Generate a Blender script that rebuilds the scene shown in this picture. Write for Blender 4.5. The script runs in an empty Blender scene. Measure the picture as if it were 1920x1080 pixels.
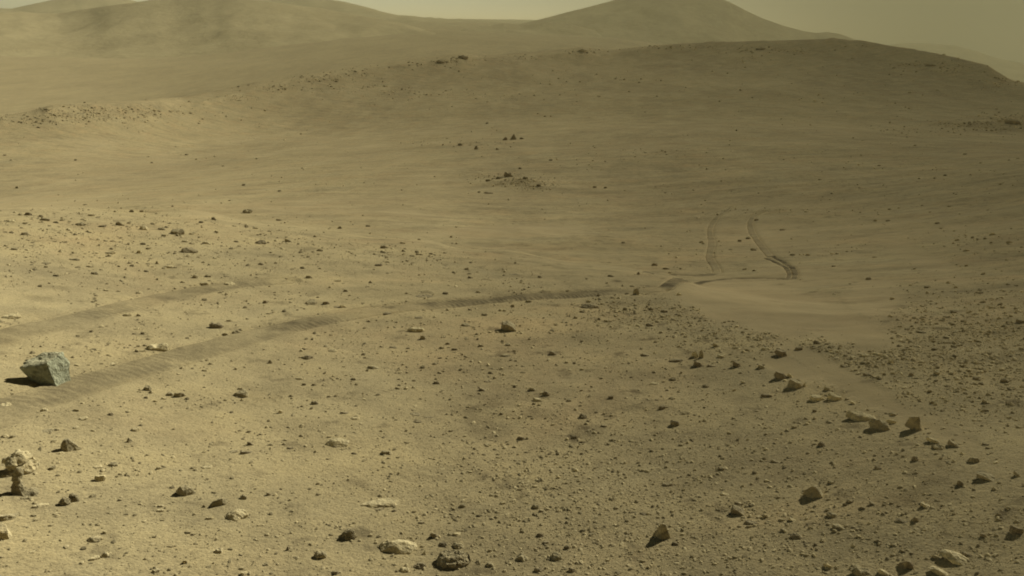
import bpy, bmesh, math, random
import numpy as np
from mathutils import Matrix, Vector

# ------------------------------------------------------------------ camera, sky, sun, exposure
scene = bpy.context.scene
COL = scene.collection
R = math.radians
ZC = 1.9                                   # camera (mast) height in world z
PITCH, ROLL, HFOV = R(20.04), R(2.5), R(70.0)
SUN_AZ, SUN_EL = R(46.0), R(35.0)          # azimuth to the right of the view direction, elevation

cam_data = bpy.data.cameras.new('camera')
cam_data.sensor_width = 36.0
cam_data.lens = 18.0 / math.tan(HFOV / 2)
cam_data.clip_start, cam_data.clip_end = 0.05, 60000.0
cam = bpy.data.objects.new('camera', cam_data)
CAM_ROT = (Matrix.Rotation(math.pi / 2 - PITCH, 3, 'X') @ Matrix.Rotation(ROLL, 3, 'Z'))
cam.matrix_world = Matrix.Translation((0, 0, ZC)) @ CAM_ROT.to_4x4()
COL.objects.link(cam)
scene.camera = cam
F_PX = 960.0 / math.tan(HFOV / 2)

world = bpy.data.worlds.new('World')
scene.world = world
world.use_nodes = True
wn = world.node_tree
wn.nodes.clear()
w_out = wn.nodes.new('ShaderNodeOutputWorld')
w_bg = wn.nodes.new('ShaderNodeBackground')
w_sky = wn.nodes.new('ShaderNodeTexSky')
w_sky.sky_type = 'NISHITA'
w_sky.sun_disc = False
w_sky.sun_elevation = SUN_EL
w_sky.sun_rotation = SUN_AZ
w_sky.altitude = 0
w_sky.air_density = 0.12
w_sky.dust_density = 0.9
w_sky.ozone_density = 0.0
w_tint = wn.nodes.new('ShaderNodeMix')
w_tint.data_type = 'RGBA'
w_tint.blend_type = 'MULTIPLY'
w_tint.inputs['Factor'].default_value = 1.0
w_tint.inputs['B'].default_value = (1.0, 0.95, 0.52, 1)      # dust-laden air
w_bg.inputs['Strength'].default_value = 0.05
wn.links.new(w_sky.outputs['Color'], w_tint.inputs['A'])
# the sky in view darkens evenly from left to right; it goes on like that outside the frame
w_tc = wn.nodes.new('ShaderNodeTexCoord')
w_sep = wn.nodes.new('ShaderNodeSeparateXYZ')
w_map = wn.nodes.new('ShaderNodeMapRange')
w_map.interpolation_type = 'SMOOTHSTEP'
w_map.inputs['From Min'].default_value = -0.85
w_map.inputs['From Max'].default_value = 0.50
w_map.inputs['To Min'].default_value = 3.6
w_map.inputs['To Max'].default_value = 0.02
w_mul = wn.nodes.new('ShaderNodeVectorMath')
w_mul.operation = 'SCALE'
wn.links.new(w_tc.outputs['Generated'], w_sep.inputs[0])
wn.links.new(w_sep.outputs['X'], w_map.inputs['Value'])
wn.links.new(w_tint.outputs['Result'], w_mul.inputs[0])
wn.links.new(w_map.outputs['Result'], w_mul.inputs['Scale'])
wn.links.new(w_mul.outputs['Vector'], w_bg.inputs['Color'])
wn.links.new(w_bg.outputs['Background'], w_out.inputs['Surface'])

sun_data = bpy.data.lights.new('sun', 'SUN')
sun_data.energy = 5.0
sun_data.angle = R(2.2)
sun_data.color = (1.0, 0.955, 0.76)
sun = bpy.data.objects.new('sun', sun_data)
sun_dir = Vector((math.sin(SUN_AZ) * math.cos(SUN_EL), math.cos(SUN_AZ) * math.cos(SUN_EL), math.sin(SUN_EL)))
sun.rotation_euler = sun_dir.to_track_quat('Z', 'Y').to_euler()
sun.location = (30, 10, 60)
COL.objects.link(sun)

vs = scene.view_settings
vs.view_transform = 'Standard'
vs.look = 'None'
vs.gamma = 1.0
vs.exposure = 1.02
vs.use_curve_mapping = False
scene.render.engine = 'CYCLES'
scene.cycles.max_bounces = 6
scene.cycles.diffuse_bounces = 3
scene.cycles.volume_bounces = 1
scene.cycles.use_denoising = True
scene.cycles.filter_width = 1.9

# ------------------------------------------------------------------ numeric helpers
CAMR = np.array([[CAM_ROT[i][j] for j in range(3)] for i in range(3)])

def pix_dir(px, py):
    """direction of photograph pixels (1920 x 1080): azimuth and tan(elevation)"""
    px = np.asarray(px, float); py = np.asarray(py, float)
    c = np.stack([(px - 960) / F_PX, -(py - 540) / F_PX, -np.ones_like(px)], -1)
    d = c @ CAMR.T
    return np.arctan2(d[..., 0], d[..., 1]), d[..., 2] / np.hypot(d[..., 0], d[..., 1])

def smooth(a, b, x):
    t = np.clip((x - a) / (b - a + 1e-12), 0, 1)
    return t * t * (3 - 2 * t)

def _h2(ix, iy, seed):
    n = (ix.astype(np.int64) * 374761393 + iy.astype(np.int64) * 668265263 + seed * 974711) & 0xFFFFFFFF
    n = ((n ^ (n >> 13)) * 1274126177) & 0xFFFFFFFF
    n = (n ^ (n >> 16)) & 0xFFFFFFFF
    return n.astype(np.float64) / 0xFFFFFFFF

def vnoise(x, y, seed=0):
    ix = np.floor(x); iy = np.floor(y)
    fx = x - ix; fy = y - iy
    fx = fx * fx * fx * (fx * (fx * 6 - 15) + 10); fy = fy * fy * fy * (fy * (fy * 6 - 15) + 10)
    a = _h2(ix, iy, seed); b = _h2(ix + 1, iy, seed); c = _h2(ix, iy + 1, seed); d = _h2(ix + 1, iy + 1, seed)
    return (a + (b - a) * fx + (c - a) * fy + (a - b - c + d) * fx * fy) * 2 - 1

def _h3(ix, iy, iz, seed):
    return _h2(ix + iz * 57, iy + iz * 131, seed + 7)

def vnoise3(p, seed=0):
    i = np.floor(p); f = p - i
    f = f * f * (3 - 2 * f)
    r = 0
    for dx in (0, 1):
        for dy in (0, 1):
            for dz in (0, 1):
                w = (f[:, 0] if dx else 1 - f[:, 0]) * (f[:, 1] if dy else 1 - f[:, 1]) * (f[:, 2] if dz else 1 - f[:, 2])
                r = r + w * _h3(i[:, 0] + dx, i[:, 1] + dy, i[:, 2] + dz, seed)
    return r * 2 - 1

# ------------------------------------------------------------------ terrain: z relative to the camera as a function of azimuth and distance
def prof(table, r):
    t = np.array(table, float)
    return np.interp(np.log(r), np.log(t[:, 0]), t[:, 1])

def crest_from_pixels(pts, rs):
    """pixel crest line -> azimuth, distance, z (relative to camera)"""
    p = np.array(pts, float)
    az, te = pix_dir(p[:, 0], p[:, 1])
    rr = np.array(rs, float)
    return az, rr, te * rr

# brow of the stony knoll the camera stands on
EDGE_PX = [(-500, 400), (-100, 398), (300, 398), (640, 447), (960, 505), (1150, 548), (1300, 598), (1450, 675), (1600, 765), (1800, 858), (2100, 980), (2500, 1100)]
_eaz, _ete = pix_dir([p[0] for p in EDGE_PX], [p[1] for p in EDGE_PX])
S_Y, Z0 = 0.16, 1.75
# plane z = -Z0 - S_Y * Y ; along a ray z = te * r and Y = r cos(az)
def side_rise(az):
    """ground climbs to both sides, a tilt added to brighten the left and darken the right"""
    return np.where(az > 0, .25, .11) * np.clip(np.abs(az), 0, .9) ** 2
_er = -Z0 / (_ete + S_Y * np.cos(_eaz) - side_rise(_eaz))
_er = np.clip(np.where(_er > 0, _er, 25), 2.9, 24)

CREST_PX = [(-500, 262), (-100, 238), (0, 226), (60, 214), (95, 203), (180, 197), (300, 195), (345, 199), (400, 190), (480, 166), (570, 147), (680, 130),
            (790, 118), (830, 112), (868, 106), (900, 111), (1000, 105), (1060, 99), (1092, 94), (1115, 99), (1145, 101), (1200, 91), (1270, 82),
            (1400, 77), (1560, 72), (1620, 77), (1680, 87), (1760, 101), (1850, 123), (1895, 152), (1990, 170), (2400, 260)]
CREST_R = [125, 130, 132, 134, 136, 142, 155, 165, 185, 205, 215, 230, 245, 250, 252, 262, 290, 305, 310, 315, 320, 328, 330, 325, 310, 300, 290, 275, 255, 240, 225, 200]
_caz, _cr, _cz = crest_from_pixels(CREST_PX, CREST_R)

_saz = np.linspace(-1.2, 1.2, 400)
_ker = np.exp(-(np.arange(-40, 41) / 14.0) ** 2); _ker /= _ker.sum()
_pad = lambda v: np.convolve(np.pad(v, 40, mode='edge'), _ker, mode='valid')
_srs = _pad(np.interp(_saz, _caz, _cr)); _szs = _pad(np.interp(_saz, _caz, _cz))
_saz2 = np.linspace(-1.2, 1.2, 1600)
_ker2 = np.exp(-(np.arange(-12, 13) / 1.8) ** 2); _ker2 /= _ker2.sum()
_tsh = np.convolve(np.pad(np.interp(_saz2, _caz, _cz / _cr), 12, mode='edge'), _ker2, mode='valid')
_jit = .0010 * vnoise(_saz2 * 60, _saz2 * 0, 17) + .0008 * vnoise(_saz2 * 190, _saz2 * 0, 18)
V_L = [(1, -1.9), (6, -2.8), (10, -3.6), (14, -4.7), (19, -5.9), (25, -7.2), (40, -10.0), (60, -13.2), (100, -18.4), (130, -22), (200, -30), (9000, -60)]
V_R = [(1, -1.9), (6, -2.8), (7.5, -3.08), (9, -3.5), (12, -4.35), (18, -5.95), (24, -7.15), (36, -8.7), (60, -10.8), (100, -13.2), (150, -14.6), (250, -15), (9000, -20)]
F_L = [(100, -44), (330, -52), (600, -61), (1000, -69), (2000, -84), (4000, -100), (9000, -170), (14000, -300)]
F_M = [(100, -28), (330, -31), (600, -32), (1000, -32), (2000, -29), (5000, -6), (9000, -8), (14000, -60)]
F_R = [(100, -30), (600, -60), (2000, -100), (5000, -170), (9000, -290), (14000, -450)]

def far_floor(az, r):
    a = np.degrees(az)
    l, m, q = prof(F_L, r), prof(F_M, r), prof(F_R, r)
    w1 = smooth(-30, -4, a); w2 = smooth(6, 24, a)
    return (l * (1 - w1) + m * w1) * (1 - w2) + q * w2

OCT = [(260, 1.6, 1), (110, 1.3, 2), (45, .62, 3), (18, .17, 4), (7, .05, 5), (2.6, .026, 6), (1.0, .015, 7), (.42, .0075, 8), (.17, .0034, 9)]

def terrain(az, r):
    edge = np.interp(az, _eaz, _er)
    X, Y = r * np.sin(az), r * np.cos(az)
    edge = edge * (1 + .05 * vnoise(az * 14, az * 0, 71))
    plane = -Z0 - S_Y * Y + side_rise(az) * r
    a = np.degrees(az)
    wl = smooth(-30, 22, a)
    val = prof(V_L, r) * (1 - wl) + prof(V_R, r) * wl
    val = val + side_rise(az) * np.where(az > 0, np.minimum(r, 42) * smooth(230, 60, r), np.minimum(r, 25) * smooth(85, 30, r))
    k = smooth(edge * .85, edge * 2.0, r)
    plane = np.maximum(plane, val - 1.0)
    z = plane * (1 - k) + val * k
    rc = np.interp(az, _saz, _srs); zsharp = np.interp(az, _saz2, _tsh) * rc; zsoft = np.interp(az, _saz, _szs)
    near_c = smooth(.90, 1.0, r / rc)
    zc = zsoft * (1 - near_c) + zsharp * near_c + np.interp(az, _saz2, _jit) * rc * np.exp(-((r / rc - 1) / .012) ** 2)
    g = smooth(.36, 1.0, r / rc)
    g = g * .30 + .70 * np.clip((r / rc - .38) / .62, 0, 1) ** 3.8
    z = z * (1 - g) + zc * g
    ff = far_floor(az, r)
    b = smooth(1.0, 2.1, r / rc)
    z = np.where(r > rc, zc * (1 - b) + ff * b, z)
    keep = np.abs(np.log(r / rc))                     # keep the crest line itself where it was drawn
    calm = np.clip(keep / .12, .12, 1)
    for lam, amp, sd in OCT:
        w = np.clip(r / (lam * 1.1) - .35, 0, 1) if lam > 3 else np.clip(1.25 - r / (lam * 130), 0, 1)
        w = w * (calm if lam > 30 else 1) * np.where(r > 450, np.clip(r / 900, .6, 5), 1)
        th = sd * 1.3
        c, s = math.cos(th), math.sin(th)
        z = z + amp * w * vnoise((X * c - Y * s) / lam, (X * s + Y * c) / lam, sd)
    # low wind ripples on the valley floor
    rip = smooth(14, 26, r) * smooth(130, 60, r)
    wob = vnoise(X / 9, Y / 9, 33) * 2.2 + vnoise(X / 3, Y / 3, 34) * .6
    z = z + rip * .045 * np.sin((Y * .85 - X * .32) * 1.55 + wob * 2) * (0.4 + .6 * np.clip(vnoise(X / 16, Y / 16, 35) + .4, 0, 1))
    return z

# polar lattice: fine inside the view, coarse behind
fine = np.linspace(R(-47), R(47), 660)
coarse_r = np.linspace(R(47), R(313), 60)[1:-1]
AZ = np.concatenate([fine, coarse_r])
def lsp(a, b, n): return np.exp(np.linspace(math.log(a), math.log(b), n, endpoint=False))
RR = np.concatenate([lsp(.15, 1.6, 12), lsp(1.6, 28, 400), lsp(28, 450, 240), lsp(450, 5600, 80), [5600]])
GA, GR = np.meshgrid(np.where(AZ > math.pi, AZ - 2 * math.pi, AZ), RR)
GZ = terrain(GA, GR)
NR, NA = GZ.shape
MOUNDS_PX = [(960, 345, 60, 11), (985, 446, 150, 7), (860, 272, 75, 6), (1905, 240, 110, 14), (1430, 402, 120, 5), (700, 404, 120, 5), (1150, 455, 120, 5)]

def ground_z(x, y):
    """bilinear look-up of the built ground, z relative to the camera"""
    x = np.asarray(x, float); y = np.asarray(y, float)
    az = np.arctan2(x, y); r = np.hypot(x, y)
    ci = np.clip((az - fine[0]) / (fine[1] - fine[0]), 0, len(fine) - 1.001)
    ri = np.clip(np.interp(r, RR, np.arange(NR)), 0, NR - 1.001)
    c0 = ci.astype(int); r0 = ri.astype(int); fc = ci - c0; fr = ri - r0
    return (GZ[r0, c0] * (1 - fc) + GZ[r0, c0 + 1] * fc) * (1 - fr) + (GZ[r0 + 1, c0] * (1 - fc) + GZ[r0 + 1, c0 + 1] * fc) * fr

def unproject(px, py):
    """where the ray through a photograph pixel first meets the ground: x, y, z (rel. camera), distance"""
    px = np.atleast_1d(np.asarray(px, float)); py = np.atleast_1d(np.asarray(py, float))
    az, te = pix_dir(px, py)
    out = np.zeros((len(px), 4))
    GT = GZ / RR[:, None]
    for s in range(0, len(px), 4000):
        a, t = az[s:s + 4000], te[s:s + 4000]
        ci = np.clip(np.rint((a - fine[0]) / (fine[1] - fine[0])).astype(int), 0, len(fine) - 1)
        prof_t = GT[12:, ci]
        hit = prof_t >= t[None, :]
        k = np.argmax(hit, 0)
        none = ~hit.any(0)
        k = np.maximum(k, 1)
        t0 = prof_t[k - 1, np.arange(len(a))]; t1 = prof_t[k, np.arange(len(a))]
        f = np.clip((t - t0) / (t1 - t0 + 1e-9), 0, 1)
        r = RR[12 + k - 1] * (1 - f) + RR[12 + k] * f
        r = np.where(none, -1, r)
        out[s:s + 4000, 0] = r * np.sin(a); out[s:s + 4000, 1] = r * np.cos(a)
        out[s:s + 4000, 2] = t * r; out[s:s + 4000, 3] = r
    return out

# low mounds and drifts on the valley floor
for mx, my, mw, mh in MOUNDS_PX:
    p = unproject([mx], [my])[0]
    mpp = math.hypot(p[3], p[2]) / F_PX
    du = (GR * np.sin(GA) - p[0]) / (mw * mpp); dv = (GR * np.cos(GA) - p[1]) / (mw * mpp * .8)
    GZ += mh * mpp * np.exp(-du * du - dv * dv) * (1 + .25 * vnoise(du * 3, dv * 3, 44))

# ------------------------------------------------------------------ object helpers
def mesh_np(name, verts, faces, smooth_shade=True):
    me = bpy.data.meshes.new(name)
    verts = np.ascontiguousarray(verts, np.float32); faces = np.ascontiguousarray(faces, np.int32)
    n, k = faces.shape
    me.vertices.add(len(verts)); me.vertices.foreach_set('co', verts.ravel())
    me.loops.add(n * k); me.loops.foreach_set('vertex_index', faces.ravel())
    me.polygons.add(n)
    me.polygons.foreach_set('loop_start', np.arange(0, n * k, k, dtype=np.int32))
    me.polygons.foreach_set('use_smooth', np.full(n, smooth_shade))
    me.update(calc_edges=True)
    return me

def add_attr(me, name, vals):
    a = me.attributes.new(name, 'FLOAT', 'POINT')
    a.data.foreach_set('value', np.ascontiguousarray(vals, np.float32))

def link(name, me, mat, **props):
    o = bpy.data.objects.new(name, me)
    if mat: me.materials.append(mat)
    COL.objects.link(o)
    for k, v in props.items(): o[k] = v
    return o

# ------------------------------------------------------------------ materials
class NT:
    def __init__(self, name):
        self.m = bpy.data.materials.new(name); self.m.use_nodes = True
        self.t = self.m.node_tree; self.t.nodes.clear()
    def n(self, kind, **kw):
        nd = self.t.nodes.new('ShaderNode' + kind)
        for k, v in kw.items():
            if k in nd.inputs: pass
            setattr(nd, k, v)
        return nd
    def l(self, a, b): self.t.links.new(a, b)
    def noise(self, vec, scale, detail=3, rough=.6, dist=0):
        nd = self.n('TexNoise'); nd.inputs['Scale'].default_value = scale; nd.inputs['Detail'].default_value = detail
        nd.inputs['Roughness'].default_value = rough; nd.inputs['Distortion'].default_value = dist
        self.l(vec, nd.inputs['Vector']); return nd.outputs['Fac']
    def ramp(self, fac, stops):
        nd = self.n('ValToRGB'); e = nd.color_ramp.elements
        while len(e) < len(stops): e.new(.5)
        for el, (p, c) in zip(e, stops):
            el.position = p; el.color = (*c, 1) if len(c) == 3 else c
        self.l(fac, nd.inputs['Fac']); return nd.outputs['Color']
    def mix(self, fac, a, b, blend='MIX'):
        nd = self.n('Mix'); nd.data_type = 'RGBA'; nd.blend_type = blend
        for key, v in (('Factor', fac), ('A', a), ('B', b)):
            s = [i for i in nd.inputs if i.name == key and (i.type == 'VALUE' if key == 'Factor' else i.type == 'RGBA')][0]
            if isinstance(v, (int, float)): s.default_value = v
            elif isinstance(v, tuple): s.default_value = (*v, 1)
            else: self.l(v, s)
        return [o for o in nd.outputs if o.type == 'RGBA'][0]
    def math(self, op, a, b=None):
        nd = self.n('Math'); nd.operation = op
        for i, v in enumerate((a, b)):
            if v is None: continue
            if isinstance(v, (int, float)): nd.inputs[i].default_value = v
            else: self.l(v, nd.inputs[i])
        return nd.outputs[0]
    def mapping(self, vec, scale=(1, 1, 1), rot=(0, 0, 0)):
        nd = self.n('Mapping'); nd.inputs['Scale'].default_value = scale; nd.inputs['Rotation'].default_value = rot
        self.l(vec, nd.inputs['Vector']); return nd.outputs['Vector']
    def attr(self, name):
        nd = self.n('Attribute'); nd.attribute_name = name; return nd.outputs['Fac']
    def finish(self, color, height=None, dist=.01, strength=1.0, rough=1.0):
        d = self.n('BsdfDiffuse'); d.inputs['Roughness'].default_value = rough
        self.l(color, d.inputs['Color'])
        if height is not None:
            b = self.n('Bump'); b.inputs['Distance'].default_value = dist; b.inputs['Strength'].default_value = strength
            self.l(height, b.inputs['Height']); self.l(b.outputs['Normal'], d.inputs['Normal'])
        o = self.n('OutputMaterial'); self.l(d.outputs['BSDF'], o.inputs['Surface'])
        return self.m

SOIL = (.308, .257, .148)
SOIL_DARK = (.220, .182, .110)
SOIL_PALE = (.362, .306, .182)
SOIL_RED = (.326, .246, .138)
SOIL_GREY = (.252, .220, .138)
TRACK = (.078, .064, .041)  # churned soil colour, deepened to carry the shade inside the ruts too

def soil_material(name, track=False):
    t = NT(name)
    geo = t.n('NewGeometry')
    P = geo.outputs['Position']
    streak = t.mapping(P, (1.0, .35, 1.0), (0, 0, R(18)))
    broad = t.noise(streak, .035, 4, .6)
    patch = t.noise(streak, .22, 4, .65)
    fine_n = t.noise(P, 2.2, 5, .7)
    grit = t.noise(P, 34, 4, .75)
    speck = t.noise(P, 85, 2, .6)
    sand = t.attr('sand')
    c = t.mix(t.ramp(broad, [(.36, (0, 0, 0)), (.66, (1, 1, 1))]), SOIL_DARK, SOIL)
    c = t.mix(.6, SOIL, c)
    hue = t.noise(P, .33, 5, .7, .6)
    c = t.mix(t.math('MULTIPLY', t.ramp(hue, [(.50, (0,) * 3), (.68, (1,) * 3)]), .6), c, SOIL_RED)
    c = t.mix(t.math('MULTIPLY', t.ramp(hue, [(.30, (1,) * 3), (.46, (0,) * 3)]), .6), c, SOIL_GREY)
    far_speck = t.noise(P, 3.6, 3, .65)
    fs = t.mix(1.0, t.ramp(far_speck, [(.29, (.50, .49, .50)), (.40, (1, 1, 1))]), t.ramp(t.noise(P, 1.3, 3, .6), [(.26, (.66, .65, .65)), (.36, (1, 1, 1))]), 'MULTIPLY')
    c = t.mix(1.0, c, fs, 'MULTIPLY')
    c = t.mix(t.math('MULTIPLY', t.ramp(patch, [(.44, (0, 0, 0)), (.70, (1, 1, 1))]), .55), c, SOIL_PALE)
    mid = t.noise(t.mapping(P, (.5, 1.6, 1.0), (0, 0, R(-12))), .5, 5, .68)
    c = t.mix(1.0, c, t.ramp(mid, [(.32, (.80, .80, .82)), (.5, (1, 1, 1)), (.72, (1.12, 1.11, 1.08))]), 'MULTIPLY')
    mott = t.ramp(fine_n, [(.30, (.78, .78, .79)), (.52, (1, 1, 1)), (.75, (1.10, 1.09, 1.06))])
    c = t.mix(1.0, c, mott, 'MULTIPLY')
    gr = t.ramp(grit, [(.30, (.74, .73, .72)), (.47, (1, 1, 1)), (.70, (1.06, 1.06, 1.05))])
    sp = t.ramp(speck, [(.28, (.60, .58, .55)), (.40, (1, 1, 1)), (.72, (1.12, 1.1, 1.06))])
    rough_soil = t.mix(1.0, gr, sp, 'MULTIPLY')
    rough_soil = t.mix(t.math('MULTIPLY', sand, .85), rough_soil, (1, 1, 1))
    c = t.mix(1.0, c, rough_soil, 'MULTIPLY')
    c = t.mix(t.math('MULTIPLY', sand, .6), c, (.305, .243, .140))
    h = t.math('ADD', t.math('MULTIPLY', grit, 1.0), t.math('MULTIPLY', speck, .45))
    h = t.math('ADD', h, t.math('MULTIPLY', fine_n, 2.0))
    h = t.math('MULTIPLY', h, t.math('SUBTRACT', 1.0, t.math('MULTIPLY', sand, .7)))
    if track:
        mk = t.attr('mask')
        brk = t.noise(P, 5.0, 4, .7)
        m = t.math('MULTIPLY', mk, t.ramp(brk, [(.34, (.45,) * 3), (.56, (1,) * 3)]))
        c = t.mix(m, c, TRACK)
    return t.finish(c, h, .013, .65)

MAT_SOIL = soil_material('mars_soil')
MAT_TRACK = soil_material('churned_shaded_soil', True)

def hill_material():
    t = NT('hill_soil')
    P = t.n('NewGeometry').outputs['Position']
    a = t.noise(t.mapping(P, (1, .5, 2.0), (0, 0, R(20))), .012, 6, .65)
    b = t.noise(P, .06, 4, .7)
    c = t.mix(t.ramp(a, [(.35, (0, 0, 0)), (.65, (1, 1, 1))]), (.28, .233, .134), (.345, .29, .17))
    c = t.mix(1.0, c, t.ramp(b, [(.3, (.88, .88, .88)), (.6, (1.05, 1.05, 1.04))]), 'MULTIPLY')
    return t.finish(c, b, 4.0, .6)
MAT_HILL = hill_material()

def rock_material(name, base, dark, dust=.5, pit=0.0, scale=1.0):
    t = NT(name)
    tc = t.n('TexCoord'); geo = t.n('NewGeometry')
    P = geo.outputs['Position']
    a = t.noise(P, 9 * scale, 5, .7)
    b = t.noise(P, 45 * scale, 4, .7)
    c = t.mix(t.ramp(a, [(.32, (0, 0, 0)), (.62, (1, 1, 1))]), dark, base)
    c = t.mix(1.0, c, t.ramp(b, [(.28, (.62, .62, .62)), (.5, (1, 1, 1)), (.72, (1.16, 1.15, 1.1))]), 'MULTIPLY')
    up = t.n('SeparateXYZ'); t.l(geo.outputs['Normal'], up.inputs[0])
    d = t.math('MULTIPLY', t.ramp(up.outputs['Z'], [(.55, (0, 0, 0)), (.95, (1, 1, 1))]), dust)
    d = t.math('MULTIPLY', d, t.ramp(a, [(.35, (.3,) * 3), (.6, (1,) * 3)]))
    c = t.mix(d, c, (.43, .365, .225))  # dust on upward faces, made paler to paint in sunlit rock tops
    h = t.math('ADD', a, t.math('MULTIPLY', b, .5))
    return t.finish(c, h, .03 + pit * .05, .8, 1.0)

MAT_ROCK = {
    'p': rock_material('pale_rock', (.49, .425, .265), (.37, .31, .185), .25),
    't': rock_material('tan_rock', (.320, .275, .172), (.225, .192, .120), .4),
    'd': rock_material('shade_dark_rock', (.245, .205, .130), (.155, .130, .084), .5),  # darker base colour standing in for the shading on these stones
    'g': rock_material('blue_grey_rock', (.340, .352, .258), (.215, .215, .148), .45, .4),
    'b': rock_material('pitted_rock', (.330, .280, .175), (.150, .128, .080), .5, 1.0, 1.6),
}

# ------------------------------------------------------------------ ground sheet
SAND_PX = [  # smooth drift sand: pixel centre, half sizes, tilt (deg), strength
    (1440, 575, 190, 55, 12, .9), (1560, 605, 120, 42, 20, .9), (1590, 715, 170, 24, 30, .75), (1750, 795, 110, 20, 28, .45), (1480, 690, 60, 22, 15, .8),
    (960, 435, 170, 14, -2, .8), (700, 400, 160, 14, 0, .6), (540, 385, 200, 16, -4, .6), (1420, 440, 150, 40, 5, .6), (1700, 470, 120, 16, 25, .7),
    (1750, 500, 90, 14, 28, .6), (1500, 520, 120, 22, 0, .7), (250, 330, 300, 40, 0, .35), (20, 380, 200, 14, 0, .5), (1640, 560, 60, 40, 0, .8)]
def sand_mask_px(px, py):
    s = np.zeros_like(px, float)
    for cx, cy, sx, sy, tl, st in SAND_PX:
        c, q = math.cos(R(tl)), math.sin(R(tl))
        u = ((px - cx) * c + (py - cy) * q) / sx; v = (-(px - cx) * q + (py - cy) * c) / sy
        d = np.sqrt(u * u + v * v) + .18 * vnoise(px / 37, py / 17, 91) + .08 * vnoise(px / 11, py / 6, 92)
        s = np.maximum(s, st * smooth(1.2, .62, d))
    return s

def project(x, y, z):
    d = np.stack([x, y, z], -1) @ CAMR
    w = np.where(d[..., 2] < -1e-6, -d[..., 2], np.nan)
    return 960 + F_PX * d[..., 0] / w, 540 - F_PX * d[..., 1] / w

# wheel tracks are pressed in: centre lines by pixel, half width in metres, darkness (higher on far ruts, for their shade)
TRACKS_PX = [
    ([(-60, 794), (0, 770), (60, 747), (120, 728), (190, 707), (260, 688), (330, 668), (400, 648), (480, 626), (560, 607), (640, 591), (740, 577), (860, 566), (980, 556), (1100, 549), (1200, 545), (1240, 541)], .15, .72,
     'dark churned wheel track running past the blue grey boulder'),
    ([(-60, 648), (0, 630), (60, 613), (120, 602), (190, 584), (260, 567), (330, 551), (400, 537), (470, 530), (540, 525)], .14, .75,
     'dark fainter wheel track up the left side of the stony knoll'),
    ([(1225, 543), (1260, 536), (1300, 529), (1360, 522), (1420, 520), (1470, 522), (1494, 524)], .10, 1.3,
     'thin dark wheel rut across the sand below the hooked double rut'),
    ([(1489, 524), (1493, 512), (1486, 500), (1472, 491), (1456, 484), (1448, 477)], .06, 1.5,
     'outer rut of the hooked double wheel mark on the sand'),
    ([(1477, 523), (1482, 513), (1476, 503), (1464, 495), (1448, 488), (1434, 482)], .05, 1.3,
     'inner rut of the hooked double wheel mark on the sand'),
    ([(1215, 511), (1250, 512), (1290, 516), (1325, 516), (1345, 511)], .13, .9,
     'short dark wheel mark left of the sand hollow'),
    ([(1345, 511), (1340, 497), (1330, 485), (1332, 470), (1336, 455), (1330, 425), (1345, 405), (1375, 385)], .11, .42,
     'faint wheel track climbing away over the valley floor on the left'),
    ([(1444, 480), (1432, 465), (1418, 448), (1408, 430), (1406, 415), (1415, 402), (1440, 392)], .11, .42,
     'faint curved wheel track leading away above the hooked rut'),
]
def resample(pts, n):
    p = np.array(pts, float)
    for _ in range(2):                       # corner cutting
        q = np.empty((len(p) * 2, p.shape[1])); q[0::2] = p * .75 + np.roll(p, -1, 0) * .25; q[1::2] = p * .25 + np.roll(p, -1, 0) * .75
        p = np.vstack([p[:1], q[:-2], p[-1:]])
    s = np.r_[0, np.cumsum(np.hypot(*np.diff(p[:, :2], axis=0).T))]
    t = np.linspace(0, s[-1], n)
    return np.stack([np.interp(t, s, p[:, i]) for i in range(p.shape[1])], 1), s[-1]

tracks = []
for pts, hw, dk, lab in TRACKS_PX:
    u = unproject([p[0] for p in pts], [p[1] for p in pts])
    line, length = resample(u[:, :2], 1800)
    tracks.append((line, hw, dk, lab, length))

GX, GY = GR * np.sin(GA), GR * np.cos(GA)
# press the ground 12 mm below every track so that the churned strip lies in it
sel = (GR > 1.5) & (GR < 60) & (np.abs(GA) < R(48))
ii = np.argwhere(sel)
gx, gy = GX[sel], GY[sel]
drop = np.zeros(len(gx))
for line, hw, dk, lab, length in tracks:
    lo, hi = line.min(0) - 1, line.max(0) + 1
    near = (gx > lo[0]) & (gx < hi[0]) & (gy > lo[1]) & (gy < hi[1])
    idx = np.where(near)[0]
    best = np.full(len(idx), 9.0)
    for k in range(0, 1800, 3):
        best = np.minimum(best, np.hypot(gx[idx] - line[k, 0], gy[idx] - line[k, 1]))
    drop[idx] = np.maximum(drop[idx], smooth(hw * 1.25, hw * .8, best))
BASE_Z = GZ.copy()
def base_z(x, y):
    global GZ
    keep, GZ = GZ, BASE_Z
    v = ground_z(x, y); GZ = keep
    return v
GZ[sel] -= drop * (.020 + .0010 * GR[sel])

px, py = project(GX, GY, GZ)
px = np.nan_to_num(px, nan=-9e3); py = np.nan_to_num(py, nan=9e3)
vis = (GR > 2) & (GR < 125)
sand = np.where(vis, sand_mask_px(np.clip(px, -3000, 5000), np.clip(py, -3000, 5000)), 0)
sand = np.maximum(sand, np.where(GR > 24, .35 * smooth(.0, .5, vnoise(GX / 7, GY / 15, 55)), 0) * (GR < 140))

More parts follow.
